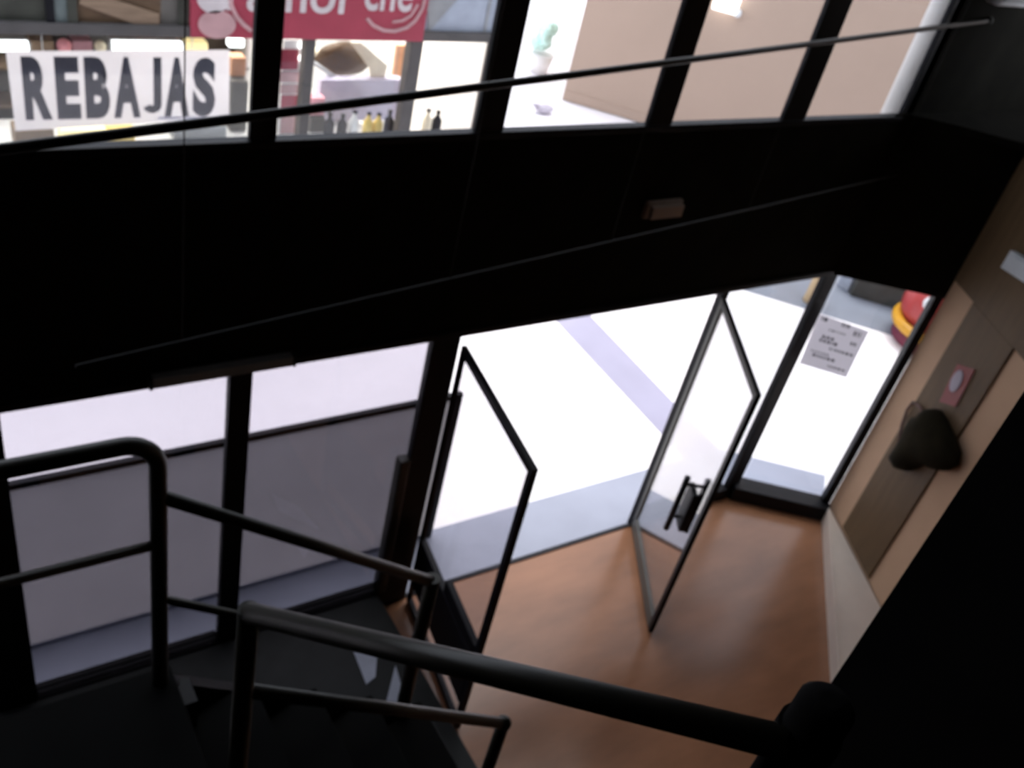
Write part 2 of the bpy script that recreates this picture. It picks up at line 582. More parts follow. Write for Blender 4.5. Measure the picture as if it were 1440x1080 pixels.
# ------------------------------------------------------------------ setting: outside
gr = MB()
gr.prism([(-40, YF + 0.03), (AP.x - 0.01, YF + 0.03), (AP.x + 0.05, YF + 0.05), (AQ.x + 0.05, AQ.y + 0.02), (8.5, -2.4), (60, -10), (60, 60), (-40, 60)], -0.2, -0.012)
gro = struct(gr.build('pavement', 'paving'))
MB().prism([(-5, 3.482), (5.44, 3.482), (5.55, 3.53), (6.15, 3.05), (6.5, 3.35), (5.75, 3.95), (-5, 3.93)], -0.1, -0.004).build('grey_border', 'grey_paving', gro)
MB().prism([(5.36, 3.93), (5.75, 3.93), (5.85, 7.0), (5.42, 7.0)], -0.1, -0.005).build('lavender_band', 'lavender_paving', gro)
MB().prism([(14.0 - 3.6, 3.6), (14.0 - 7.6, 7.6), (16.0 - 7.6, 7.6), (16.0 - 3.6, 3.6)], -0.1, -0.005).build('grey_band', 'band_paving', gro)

# tan building on the right of the street
tw = empty('tan_building', (14, 6, 0), 'tall plain tan rendered wall beyond the bright pavement', 'building')
c0 = Vector((8.87, 11.12, 0))
dT = Vector((0.7071, -0.7071, 0))
nT = Vector((0.7071, 0.7071, 0))
MB().obox(c0, dT * 16, nT * 5, Z * 5.2).build('wall', 'tan_plaster', tw)
MB().obox(c0 - nT * 0.015 + dT * 0.02, dT * 15.9, nT * 0.03, Z * 0.14, 0.004).build('skirting', 'tan_plaster', tw)
MB().obox(c0 - nT * 0.06 - dT * 0.05 + Z * 5.2, dT * 16.1, nT * 5.1, Z * 0.15).build('coping', 'tan_plaster', tw)
# lamp on it
p = onP(1022, 3, c0, nT)
lm = empty('box_lamp', p, 'white box lamp with a small knob on the tan wall', 'lamp')
MB().obox(p - dT * 0.17 - nT * 0.16 - Z * 0.10, dT * 0.34, nT * 0.16, Z * 0.34, 0.02).build('housing', 'light_tube', lm)
k = onP(1038, 17, c0, nT)
MB().tube([k, k - nT * 0.1], 0.05, 12).build('knob', 'pale_fitting', lm)
MB().tube([p - nT * 0.05 - Z * 0.05, k - nT * 0.04], 0.015, 8).build('arm', 'pale_fitting', lm)

# white pipe by the right end of the upper glazing
pp = onY(1255, 160, YF + 0.22)
pipe = empty('downpipe', (pp.x, YF + 0.22, HS), 'white round downpipe outside the last upper window', 'pipe')
MB().tube([(pp.x, YF + 0.22, HS - 0.2), (pp.x, YF + 0.22, CEIL)], 0.072, 20).build('tube', 'shop_white', pipe)
MB().lathe((pp.x, YF + 0.22, HS - 0.2), [(0.085, 0), (0.085, 0.05)], 20).build('collar', 'shop_white', pipe)
for zz in (4.6, 5.8):
    MB().lathe((pp.x, YF + 0.22, zz), [(0.08, 0), (0.08, 0.04)], 20).build('bracket', 'grey_fitting', pipe)

# ------------------------------------------------------------------ shop across the street
YS = 8.0
sh = empty('shop', (2.2, YS, 0), 'shop across the street with glazed front and dark header', 'shop')
MB().box(-6, 5.5, YS, YS + 3.6, 0, 0.04).build('shop_floor', 'shop_white', sh)
MB().box(-6, 5.5, YS + 3.5, YS + 3.7, 0, 3.4).build('rear_wall', 'shop_white', sh)
MB().box(5.4, 5.55, YS + 0.05, YS + 3.5, 0, 3.4).build('side_wall', 'shop_white', sh)
MB().box(-6.1, -6, YS, YS + 3.5, 0, 3.4).build('side_wall', 'shop_white', sh)
MB().box(-6.1, 5.6, YS - 0.1, YS + 3.8, 3.4, 3.6).build('roof', 'shop_grey', sh)
MB().box(-6, 5.5, YS + 0.15, YS + 3.5, 2.9, 2.96).build('shop_ceiling', 'shop_white', sh)
MB().box(-6, 5.5, YS - 0.05, YS + 0.1, 2.0, 2.09, 0.01).build('header', 'shop_frame', sh)
MB().box(-6, 5.5, YS - 0.02, YS + 0.1, 2.85, 3.4).build('fascia', 'shop_grey', sh)
MB().box(-6, 4.42, YS - 0.04, YS + 0.1, 0, 0.35).build('stall_riser', 'shop_frame', sh)
for px, hw in ((431, 0.045), (577, 0.065)):
    xx = onY(px, 110, YS).x
    MB().box(xx - hw, xx + hw, YS - 0.04, YS + 0.08, 0.35, 2.0, 0.006).build('window_post', 'shop_frame', sh)
MB().box(5.36, 5.5, YS - 0.04, YS + 0.1, 0, 2.85, 0.006).build('window_post', 'shop_frame', sh)
for xa, xb in ((-2, 1.0), (1.0, 3.38), (3.48, 4.37)):
    MB().box(xa, xb, YS + 0.02, YS + 0.028, 0.35, 2.0).build('pane', 'shop_glass', sh)
# strip of dark glazing and boards above the header
f = lambda px, py, y=YS: onY(px, py, y)
MB().box(-6, f(66, 20).x, YS, YS + 0.04, 2.09, 2.85).build('transom_panel', 'shop_dark', sh)
MB().box(f(64, 20).x, f(76, 20).x, YS - 0.03, YS + 0.06, 2.09, 2.85).build('transom_post', 'black_metal', sh)
MB().box(f(76, 20).x, f(94, 20).x, YS - 0.01, YS + 0.05, 2.09, 2.85).build('transom_panel', 'grey_fitting', sh).data.materials[0] = mat('teal_grey', (0.14, 0.17, 0.17), 0.5, 0.4)
MB().box(f(94, 20).x, f(108, 20).x, YS - 0.03, YS + 0.06, 2.09, 2.85).build('transom_post', 'shop_dark', sh)
MB().box(f(108, 20).x, f(226, 20).x, YS, YS + 0.05, 2.09, 2.85).build('transom_board', 'wood_brown', sh)
a, b_ = f(116, 2), f(222, 32)
MB().slab([f(112, -4, YS - 0.02), f(112, 6, YS - 0.02), f(195, 36, YS - 0.02), f(224, 36, YS - 0.02), f(224, 20, YS - 0.02), f(150, -4, YS - 0.02)], Y * 0.02).build('diagonal_board', 'wood_light', sh)
MB().box(f(226, 20).x, f(250, 20).x, YS, YS + 0.05, 2.09, 2.85).build('transom_panel', 'shop_grey', sh)
MB().box(f(250, 20).x, f(300, 20).x, YS - 0.02, YS + 0.06, 2.09, 2.85).build('transom_post', 'shop_dark', sh)
MB().box(f(600, 20).x, 5.36, YS, YS + 0.05, 2.09, 2.85).build('transom_panel', 'pale_blue', sh)
MB().slab([f(602, 46, YS - 0.01), f(602, -6, YS - 0.01), f(648, -6, YS - 0.01)], Y * 0.01).build('shade_flap', 'grey_fitting', sh)
MB().box(f(684, 20).x, f(687, 20).x, YS - 0.012, YS, 2.09, 2.85).build('joint_strip', 'grey_fitting', sh)
# shop lamp light
for i, xx in enumerate((0.6, 2.6, 4.4)):
    al = bpy.data.lights.new('shop_ceiling_lamp', 'AREA')
    al.energy = 80
    al.size = 1.2
    al.color = (1, 0.95, 0.88)
    ao = bpy.data.objects.new('shop_ceiling_lamp', al)
    COL.objects.link(ao)
    ao.location = (xx, YS + 1.6, 2.88)
# display plinth and rear shelves
dp = empty('display_counter', (2.6, YS + 0.45, 0), 'white display counter behind the shop glass', 'counter')
MB().box(0.3, 4.3, YS + 0.08, YS + 0.8, 0.91, 0.95, 0.006).build('top', 'shop_white', dp)
MB().box(0.34, 4.26, YS + 0.12, YS + 0.76, 0.04, 0.91).build('base', 'shop_white', dp)
YR = YS + 1.0
ru = empty('shelf_unit', (1.9, YR + 0.15, 0), 'pale wall shelving behind the white banner', 'shelf')
MB().box(0.3, 3.3, YR + 0.32, YR + 0.36, 0.04, 1.85).build('back_panel', 'shop_grey', ru)
for zz in (0.5, 0.95, 1.30, 1.85):
    MB().box(0.3, 3.3, YR, YR + 0.32, zz, zz + 0.03, 0.004).build('shelf', 'wood_light', ru)
for xx in (0.3, 3.26):
    MB().box(xx, xx + 0.04, YR, YR + 0.32, 0.04, 1.85).build('side_panel', 'shop_white', ru)

# red sign board
rs = empty('shop_sign', (3.6, YS - 0.1, 2.06), 'red shop sign with white lettering and two pale discs above the header', 'sign')
sp = YS - 0.07
xl, xr = f(269, 30, sp).x, f(599, 30, sp).x
zb = f(430, 56, sp).z
MB().box(xl, xr, sp, sp + 0.06, zb, zb + 0.95, 0.008).build('board', 'shop_red', rs)
for wd_, x0_, x1_, hh_ in (("l'amor", 318, 500, 0.34), ('che', 511, 578, 0.34)):
    q = f(x0_, 13, sp)
    text('lettering', wd_, 'white_letter', rs, Vector((q.x, sp - 0.001, q.z)), X, Z, width=f(x1_, 13, sp).x - q.x, height=hh_, depth=0.012, bold=0.012)
def disc(px, py, r, m_, sxx=1.0):
    c = f(px, py, sp)
    mbx = MB()
    mbx.slab([Vector((c.x + math.cos(k * math.pi / 14) * r * sxx, sp - 0.012, c.z + math.sin(k * math.pi / 14) * r)) for k in range(28)], Y * 0.014)
    return mbx.build('disc', m_, rs)


disc(300, -2, 0.115, 'white_letter', 1.15)
disc(305, 34, 0.115, 'pink_paint', 1.35)
MB().tube([f(x_, y_, sp - 0.005) for x_, y_ in ((322, -6), (326, 10), (333, 24), (343, 35), (353, 43))], 0.018, 8).build('flourish', 'pink_paint', rs)
MB().tube([f(x_, y_, sp - 0.005) for x_, y_ in ((516, 26), (525, 36), (540, 43), (555, 44), (572, 39), (584, 29), (594, 12), (598, -4))], 0.016, 8).build('flourish', 'pink_paint', rs)
MB().tube([f(x_, y_, sp - 0.005) for x_, y_ in ((552, 31), (566, 29), (578, 22), (588, 6))], 0.012, 8).build('flourish', 'pink_paint', rs)

# REBAJAS banner hung inside the glass
yb = YS + 0.06
bn = empty('sale_banner', onY(170, 180, yb), 'long white paper banner reading REBAJAS in the shop window', 'banner')
q0, q1, q2, q3 = onY(8, 72, yb), onY(323, 70, yb), onY(322, 166, yb), onY(22, 184, yb)
sm = MB()
sm.bm.faces.new([sm.bm.verts.new(p) for p in (q0, q1, q2, q3)])
sm.build('sheet', 'banner_cloth', bn)
u = onY(32, 158, yb)
v = onY(302, 152, yb)
rt = (v - u)
rt.y = 0
zt_, zb_ = onY(160, 80, yb).z, onY(160, 160, yb).z
for ch, x0_, x1_ in (('R', 32, 71), ('E', 78, 112), ('B', 119, 154), ('A', 159, 197), ('A', 231, 266), ('S', 271, 303)):
    l_, r_ = onY(x0_, 120, yb).x, onY(x1_, 120, yb).x
    text('lettering', ch, 'letter_grey', bn, Vector((l_, yb - 0.003, zb_)), X, Z, width=r_ - l_, height=zt_ - zb_, depth=0.004, bold=0.055)
jx0, jx1 = onY(200, 120, yb).x, onY(227, 120, yb).x
jw = jx1 - jx0
th = jw * 0.42
jr = (jw - th) / 2
jc = Vector((jx0 + jr + th / 2, yb - 0.005, zb_ + jr + th / 2))
path = [Vector((jx1 - th / 2, yb - 0.005, zt_)), Vector((jx1 - th / 2, yb - 0.005, jc.z))] + [jc + Vector((math.cos(t) * jr, 0, -math.sin(t) * jr)) for t in [k * math.pi / 10 for k in range(1, 10)]]
jl, jr_ = [], []
for k, p_ in enumerate(path):
    t_ = (path[min(k + 1, len(path) - 1)] - path[max(k - 1, 0)]).normalized()
    nrm = Vector((-t_.z, 0, t_.x))
    jl.append(p_ + nrm * th / 2)
    jr_.append(p_ - nrm * th / 2)
jm = MB()
for k in range(len(path) - 1):
    jm.slab([jl[k], jl[k + 1], jr_[k + 1], jr_[k]], Y * 0.003)
bmesh.ops.remove_doubles(jm.bm, verts=jm.bm.verts[:], dist=0.0005)
jm.build('letter', 'letter_grey', bn)
MB().slab([onY(222, 164, yb - .003), onY(222, 168, yb - .003), onY(292, 168, yb - .003), onY(292, 164, yb - .003)], Y * 0.002).build('fine_print', 'pale_grey', bn)
for x_ in (60, 270):
    a_ = onY(x_, 71, yb)
    MB().tube([a_, Vector((a_.x, yb, 2.0))], 0.004, 6).build('string', 'shop_white', bn)

# lit tubes and goods seen over the banner: they stand on the shelf at Y = YR
def px_box(name, x0, y0, x1, y1, yy, dep, m_, label, cat, group=None, bev=0.01, zbase=None):
    a_, b__ = onY(x0, y1, yy), onY(x1, y0, yy)
    z0_ = zbase if zbase is not None else a_.z
    o = MB().box(min(a_.x, b__.x), max(a_.x, b__.x), yy, yy + dep, z0_, b__.z, bev).build(name, m_)
    return tag(o, label, cat, group)


def fixture(x0, x1, y0, y1, label):
    a_, b__ = onY(x0, y1, YR), onY(x1, y0, YR)
    o = empty('shelf_light', ((a_.x + b__.x) / 2, YR, a_.z), label, 'lamp')
    zc = (a_.z + b__.z) / 2
    r_ = (b__.z - a_.z) / 2
    MB().tube([(a_.x, YR - 0.02, zc), (b__.x, YR - 0.02, zc)], r_, 14).build('tube', 'light_tube', o)
    for xx in (a_.x - 0.02, b__.x):
        MB().box(xx, xx + 0.02, YR - 0.05, YR + 0.01, zc - r_, zc + r_).build('end_cap', 'grey_fitting', o)
    MB().box(a_.x, b__.x, YR + 0.005, YR + 0.32, zc + r_ - 0.02, zc + r_).build('holder', 'grey_fitting', o)


fixture(156, 254, 57, 72, 'long white light tube above the middle of the banner')
fixture(-30, 38, 56, 71, 'white light tube above the start of the banner')


def px_ball(name, px, py, rpx, yy, m_, label, cat):
    c = onY(px, py, yy)
    r_ = (onY(px, py - rpx, yy).z - c.z)
    o = empty(name, (c.x, c.y, 1.33), label, cat)
    MB().ball(c, r_).build('ball', m_, o)
    MB().tube([(c.x, c.y, 1.33), (c.x, c.y, c.z - r_ * 0.9)], 0.012, 8).build('stand', 'grey_fitting', o)
    MB().lathe((c.x, c.y, 1.33), [(0.05, 0), (0.04, 0.02)], 14).build('foot', 'grey_fitting', o)


px_ball('globe_ornament', 90, 64, 10, YR + 0.1, 'pink_ball', 'pink globe on a stand above the letter E of the banner', 'ornament')
px_ball('globe_ornament', 141, 65, 8, YR + 0.1, 'cream', 'cream globe on a stand beside the long light tube', 'ornament')
px_box('storage_box', 44, 58, 76, 76, YR + 0.08, 0.2, 'wood_light', 'tan box on the shelf above the banner', 'box', zbase=1.33)
px_box('folded_cloth', 102, 58, 130, 76, YR + 0.08, 0.2, 'mauve', 'mauve folded cloth on the shelf above the banner', 'cloth', zbase=1.33)
px_box('yellow_lamp', 263, 60, 294, 76, YR + 0.05, 0.15, 'lamp_warm', 'glowing yellow lamp above the last letters of the banner', 'lamp', zbase=1.33, bev=0.03)
px_box('display_lamp', 322, 55, 345, 68, YS + 0.5, 0.1, 'light_tube', 'small bluish white lamp beside the dark window bar', 'lamp', bev=0.02)
px_box('orange_carton', 325, 82, 347, 108, YS + 0.5, 0.15, 'orange_panel', 'orange brown carton beside the end of the banner', 'box')
px_box('grey_carton', 323, 115, 350, 200, YS + 0.4, 0.2, 'shop_grey', 'tall grey carton under the orange carton', 'box', zbase=0.95)
px_box('grey_tray', 245, 178, 319, 200, YS + 0.25, 0.2, 'grey_fitting', 'grey tray on the counter below the banner end', 'tray', zbase=0.95)
px_box('brown_carton', 22, 182, 76, 204, YS + 0.2, 0.2, 'wood_light', 'brown carton on the counter below the banner start', 'box', zbase=0.95)
px_box('glowing_lamp', 86, 182, 152, 204, YS + 0.2, 0.15, 'lamp_warm', 'pale yellow glowing lamp on the counter below the banner', 'lamp', zbase=0.95, bev=0.03)
px_box('orange_box', 153, 182, 190, 204, YS + 0.2, 0.15, 'yellow', 'orange yellow box on the counter beside the glowing lamp', 'box', zbase=0.95)

# red posters on a column behind the dark bar
pc = empty('poster_column', onY(408, 190, YS + 0.3), 'white column with red and pink posters behind the dark bar', 'column')
def px_slab(name, x0, y0, x1, y1, yy, dep, m_, par):
    a_, b__ = onY(x0, y1, yy), onY(x1, y0, yy)
    return MB().box(a_.x, b__.x, yy, yy + dep, a_.z, b__.z).build(name, m_, par)


a_, b__ = onY(392, 190, YS + 0.3), onY(426, 58, YS + 0.3)
MB().box(a_.x, b__.x, YS + 0.32, YS + 0.5, 0.95, b__.z).build('column', 'shop_white', pc)
for y0, y1, m_ in ((70, 98, 'shop_red'), (101, 116, 'pink_paint'), (119, 132, 'pink_paint'), (134, 160, 'shop_red'), (163, 188, 'pink_paint')):
    px_slab('poster', 394, y0, 421, y1, YS + 0.31, 0.008, m_, pc)
for y0 in (64, 82, 112, 136):
    c = onY(425, y0, YS + 0.3)
    MB().ball(c, 0.035).build('bulb', 'light_tube', pc)

# lilac display stand with goods, brown bag with cream strap
px_box('lilac_display', 443, 112, 566, 200, YS + 0.55, 0.12, 'lilac_cloth', 'lilac cloth covered display board behind the shop glass', 'display', zbase=0.95)
px_box('red_box', 436, 138, 458, 163, YS + 0.35, 0.12, 'pink_ball', 'bright red box beside the lilac display', 'box')
px_box('beige_carton', 434, 165, 458, 200, YS + 0.32, 0.16, 'shop_grey', 'grey beige carton under the bright red box', 'box', zbase=0.95)
px_box('orange_curtain', 552, 64, 574, 108, YS + 1.1, 0.05, 'orange_panel', 'pale orange hanging curtain behind the grey post', 'curtain')
px_box('door_curtain', 672, 128, 690, 200, YS + 0.4, 0.05, 'orange_panel', 'orange strip curtain at the end of the shop', 'curtain', zbase=0.04)
hb = empty('brown_handbag', onY(480, 108, YS + 0.75), 'brown handbag with broad cream strap above the lilac display', 'bag')
c = onY(484, 83, YS + 0.8)
MB().ball(c, 0.2, 1.5, 0.45, 0.85, lump=0.08).build('body', 'wood_brown', hb)
MB().slab([onY(x_, y_, YS + 0.62) for x_, y_ in ((494, 60), (508, 60), (545, 92), (540, 114), (522, 114), (520, 96))], Y * 0.03).build('strap', 'cream', hb)
MB().tube([onY(x_, y_, YS + 0.64) for x_, y_ in ((438, 86), (452, 96), (470, 108))], 0.02, 8).build('handle', 'pale_fitting', hb)
px_ball('globe_ornament', 445, 74, 7, YS + 1.2, 'cream', 'small cream globe beside the brown handbag', 'ornament')
def bottle(px, m_, h, label):
    c = onY(px, 186, YS + 0.2)
    o = empty('bottle', (c.x, YS + 0.2, 0.95), label, 'bottle', 'bottles along the shop window')
    MB().lathe((c.x, YS + 0.2, 0.95), [(0.045, 0), (0.05, 0.02), (0.05, h * 0.6), (0.02, h * 0.78), (0.02, h * 0.92)], 14).build('body', m_, o)
    MB().lathe((c.x, YS + 0.2, 0.95 + h * 0.92), [(0.024, 0), (0.024, h * 0.08)], 12).build('cap', 'black_metal', o)


for px, m_, h, lb in ((462, 'rubber', 0.26, 'black bottle nearest the beige carton'), (480, 'rubber', 0.24, 'black bottle second from the beige carton'),
                      (496, 'shop_white', 0.27, 'white bottle between the black and yellow bottles'), (516, 'yellow', 0.25, 'yellow bottle in the row under the lilac display'),
                      (530, 'yellow', 0.24, 'yellow bottle beside the small dark bottles'), (545, 'rubber', 0.27, 'dark bottle next to the grey window post'),
                      (598, 'cream', 0.27, 'cream bottle beyond the grey window post'), (612, 'rubber', 0.25, 'dark bottle beyond the grey window post')):
    bottle(px, m_, h, lb)

# ------------------------------------------------------------------ things on the pavement
# cloth wind screen along the front
yw = 3.90
ws = empty('wind_screen', (1.2, yw, 0), 'grey translucent cloth wind screen on a dark frame outside the glazing', 'screen')
xe = 2.90
MB().box(-1.5, xe, yw - 0.018, yw + 0.018, 1.255, 1.295, 0.004).build('top_rail', 'black_metal', ws)
MB().box(-1.5, xe - 0.04, yw - 0.006, yw + 0.006, 0.0, 0.03, 0.002).build('hem', 'grey_paving', ws)
MB().box(xe - 0.04, xe, yw - 0.018, yw + 0.018, 0.0, 1.255, 0.004).build('post', 'black_metal', ws)
sheet = MB()
gx = [[sheet.bm.verts.new((-1.5 + (xe - 0.04 + 1.5) * i / 40, yw + 0.004 * math.sin(i * 0.9) * math.sin(math.pi * j / 10), 0.03 + 1.225 * j / 10)) for i in range(41)] for j in range(11)]
for j in range(10):
    for i in range(40):
        sheet.bm.faces.new((gx[j][i], gx[j][i + 1], gx[j + 1][i + 1], gx[j + 1][i])).smooth = True
sheet.build('cloth', 'screen_fabric', ws)
for xx in (-1.2, xe - 0.3):
    MB().box(xx, xx + 0.06, yw - 0.2, yw + 0.2, -0.012, 0.02, 0.006).build('foot', 'black_metal', ws)

# red coin ride with a yellow bumper
kc = onZ(1304, 482, 0.0)
kr = empty('coin_ride', (kc.x, kc.y, -0.012), 'red rounded coin ride with yellow bumper on the pavement', 'ride')
MB().ball((kc.x + 0.03, kc.y + 0.05, 0.42), 0.45, 1.0, 0.95, 0.95).build('body', 'ride_red', kr)
ring = [Vector((kc.x + math.cos(t) * 0.46, kc.y + math.sin(t) * 0.42, 0.22)) for t in [i * math.pi / 16 for i in range(33)]]
MB().tube(ring, 0.06, 10).build('bumper', 'ride_yellow', kr)
MB().lathe((kc.x, kc.y, -0.012), [(0.40, 0), (0.42, 0.03), (0.40, 0.14), (0.30, 0.17)], 24).build('base', 'ride_dark', kr)
MB().ball((kc.x + 0.16, kc.y + 0.1, 0.76), 0.2, 1.0, 0.8, 0.45).build('seat', 'ride_dark', kr)
lp = onZ(1309, 424, 0.3)
MB().ball(onZ(1309, 428, 0.6), 0.08).build('headlight', 'pale_fitting', kr)

# planter, post, crate and small things farther off
pa, pb = onZ(1196, 418, 0), onZ(1312, 452, 0)
d_ = (pb - pa).normalized()
n_ = Vector((-d_.y, d_.x, 0))
if n_.x < 0:
    n_ = -n_
pl = empty('planter_trough', (pa + pb) / 2, 'long dark stone trough behind the red coin ride', 'planter')
MB().obox(pa + n_ * 0.05 - Z * 0.012, d_ * 2.2, n_ * 0.3, Z * 0.3, 0.01).build('trough', 'stone_dark', pl)
MB().obox(pa + n_ * 0.03 + Z * 0.288, d_ * 2.22, n_ * 0.34, Z * 0.04, 0.01).build('rim', 'stone_dark', pl)
c = onZ(1143, 424, 0)
po = empty('bollard', c, 'tan round bollard seen beside the dark corner post', 'bollard')
MB().lathe(c - Z * 0.012, [(0.12, 0), (0.11, 0.05), (0.10, 0.55), (0.07, 0.62)], 18).build('shaft', 'tan_post', po)
MB().lathe(c + Z * 0.61, [(0.09, 0), (0.09, 0.05), (0.03, 0.08)], 18).build('cap', 'tan_post', po)
c = onZ(1192, 404, 0)
o = MB().box(c.x - 0.1, c.x + 0.1, c.y - 0.08, c.y + 0.1, -0.012, 0.2, 0.02)
cr_ = empty('blue_crate', c, 'small pale blue crate beyond the dark corner post', 'crate')
o.build('body', 'pale_blue', cr_)
MB().box(c.x - 0.11, c.x + 0.11, c.y - 0.09, c.y + 0.11, 0.2, 0.23, 0.006).build('lid', 'pale_blue', cr_)
c = onZ(764, 158, 0)
bgp = empty('grey_sack', c, 'small grey sack lying on the bright pavement far off', 'sack')
MB().ball(c + Z * 0.06, 0.12, 1.2, 0.8, 0.5, lump=0.1).build('body', 'pale_grey', bgp)
MB().tube([c + Z * 0.1 - X * 0.13, c + Z * 0.13 - X * 0.22], [0.04, 0.015], 8).build('neck', 'pale_grey', bgp)
c = onZ(757, 100, 0)
pt = empty('potted_shrub', c, 'pale green potted shrub far along the bright street', 'plant')
MB().lathe(c - Z * 0.012, [(0.13, 0), (0.19, 0.3), (0.17, 0.3)], 16).build('pot', 'shop_white', pt)
fb = MB()
for i in range(22):
    a = random.uniform(0, 6.28)
    rr = random.uniform(0, 0.2)
    fb.ball(c + Vector((math.cos(a) * rr, math.sin(a) * rr, 0.4 + random.uniform(0, 0.35))), random.uniform(0.07, 0.12), sub=1)
tag(fb.build('foliage', 'leaf_green', pt), kind='stuff')

# ------------------------------------------------------------------ things of the room
# notice taped to the angled pane
off = AP - AN * 0.026
nn = [onP(px, py, off, AN) for px, py in ((1124, 511), (1190, 531), (1222, 466), (1152, 441))]
nt_ = empty('notice_sheet', (nn[0] + nn[1]) / 2, 'grey printed notice taped to the angled glass pane', 'notice')
pm = MB()
pm.bm.faces.new([pm.bm.verts.new(p) for p in nn])
pm.build('sheet', 'paper', nt_)
U = (nn[1] - nn[0])
V = (nn[3] - nn[0])
rows = [(0.10, 0.55, 0.92, .035), (0.22, 0.18, 0.62, .05), (0.30, 0.12, 0.5, .03), (0.42, 0.45, 0.95, .045), (0.52, 0.2, 0.5, .06), (0.60, 0.22, 0.42, .05), (0.62, 0.8, 0.93, .06), (0.76, 0.3, 0.62, .03), (0.80, 0.78, 0.92, .09), (0.90, 0.5, 0.66, .08), (0.90, 0.08, 0.2, .07)]
for r0, a0, a1, hh in rows:
    k = a0
    mk = MB()
    while k < a1:
        wd = random.uniform(0.02, 0.07)
        o_ = nn[0] + U * k + V * r0 + AN * 0.0025
        mk.slab([o_, o_ + U * wd, o_ + U * wd + V * hh, o_ + V * hh], AN * 0.0008)
        k += wd + 0.03
    tag(mk.build('print_line', 'notice_ink', nt_), kind='stuff')

# pale box on the dark band; closer bar under it
fx = lambda px, py, y=YF - 0.035: onY(px, py, y)
q0, q1 = fx(905, 309), fx(963, 281)
eb = empty('exit_light', (q0.x, YF - 0.035, q0.z), 'small beige box light on the dark band above the doors', 'light')
MB().box(q0.x, q1.x, YF - 0.035, YF, q0.z, q1.z, 0.012).build('housing', 'beige_box', eb)
MB().box(q0.x + 0.02, q1.x - 0.02, YF - 0.0355, YF - 0.069, q0.z + 0.015, q1.z - 0.015, 0.002).build('lens', 'beige_box', eb)
q0, q1 = onY(214, 545, YF - 0.05), onY(411, 515, YF - 0.05)
dc = empty('cable_duct', (q0.x, YF - 0.05, q0.z), 'long grey duct under the dark band above the left windows', 'duct')
MB().box(q0.x, q1.x, YF - 0.06, YF - 0.012, q0.z - 0.005, q0.z + 0.05, 0.006).build('cover', 'grey_fitting', dc)
for xx in (q0.x - 0.012, q1.x):
    MB().box(xx, xx + 0.012, YF - 0.062, YF - 0.012, q0.z - 0.007, q0.z + 0.052).build('end_cap', 'dark_tile', dc)

# low white step along the foot of the right wall
ws_ = [(6.04, 2.95), (4.72, 1.60), (5.42, 1.62)]
stp = empty('white_step', (5.6, 2.3, 0), 'low white wedge shaped step along the foot of the beige wall', 'step')
MB().prism(ws_, 0.0, 0.14).build('top_slab', 'white_paint', stp)
e0, e1 = Vector((*ws_[0], 0)), Vector((*ws_[1], 0))
en = (e1 - e0).normalized()
e_n = Vector((en.y, -en.x, 0))
if e_n.x > 0:
    e_n = -e_n
MB().obox(e0 + e_n * 0.002 + en * 0.03, en * ((e1 - e0).length - 0.03), e_n * 0.012, Z * 0.15, 0.003).build('edging', 'white_paint', stp)

# bag, sign, pale boxes on the right wall
c = wp(1298, 628, 0.1)
hk = wp(1288, 572, 0.0)
bag = empty('hanging_bag', wp(1292, 655, 0.1), 'dark slouchy bag hanging by its strap on the beige wall', 'bag')
prof = [(1249, 647), (1259, 632), (1269, 616), (1276, 598), (1284, 585), (1293, 583), (1300, 574), (1311, 574), (1320, 586), (1327, 602), (1334, 616), (1341, 636), (1337, 654), (1322, 662), (1308, 660), (1294, 652), (1280, 657), (1268, 662), (1256, 659)]
pts = [wp(px, py, 0.10) for px, py in prof]
cen = sum(pts, Vector()) / len(pts)
bb = MB()
rings = []
for k, (sc, of) in enumerate(((0.8, -0.097), (0.97, -0.07), (1.0, -0.03), (0.95, 0.01), (0.82, 0.045), (0.62, 0.068), (0.4, 0.08), (0.15, 0.085))):
    rings.append([bb.bm.verts.new(cen + (p - cen) * sc + WN * of) for p in pts])
for a, b in zip(rings, rings[1:]):
    for i in range(len(pts)):
        j = (i + 1) % len(pts)
        fc = bb.bm.faces.new((a[i], a[j], b[j], b[i]))
        fc.smooth = True
bb.bm.faces.new(rings[0])
bb.bm.faces.new(rings[-1])
bb.build('body', 'bag_leather', bag)
MB().tube([wp(px, py, o_) for px, py, o_ in ((1264, 622, .09), (1268, 598, .06), (1276, 576, .03), (1284, 566, .02), (1292, 570, .03), (1302, 586, .06))], 0.012, 8).build('strap', 'strap', bag)
MB().tube([wp(1284, 566, 0.0), wp(1284, 566, 0.05)], 0.008, 8).build('hook', 'grey_fitting', bag)

sg = empty('wall_placard', wp(1345, 565, 0.02), 'small red placard with a pale oval on the brown stripe of the wall', 'sign')
MB().slab([wp(px, py, 0.022) for px, py in ((1322, 565), (1345, 572), (1372, 520), (1348, 512))], WN * 0.008).build('plate', 'sign_red', sg)
oc = wp(1345, 536, 0.032)
ax = (wp(1352, 521, 0.032) - oc)
bx = (wp(1352, 540, 0.032) - oc) * 0.9
MB().slab([oc + ax * math.cos(t) + bx * math.sin(t) for t in [i * math.pi / 10 for i in range(20)]], WN * 0.004).build('oval', 'pale_grey', sg)

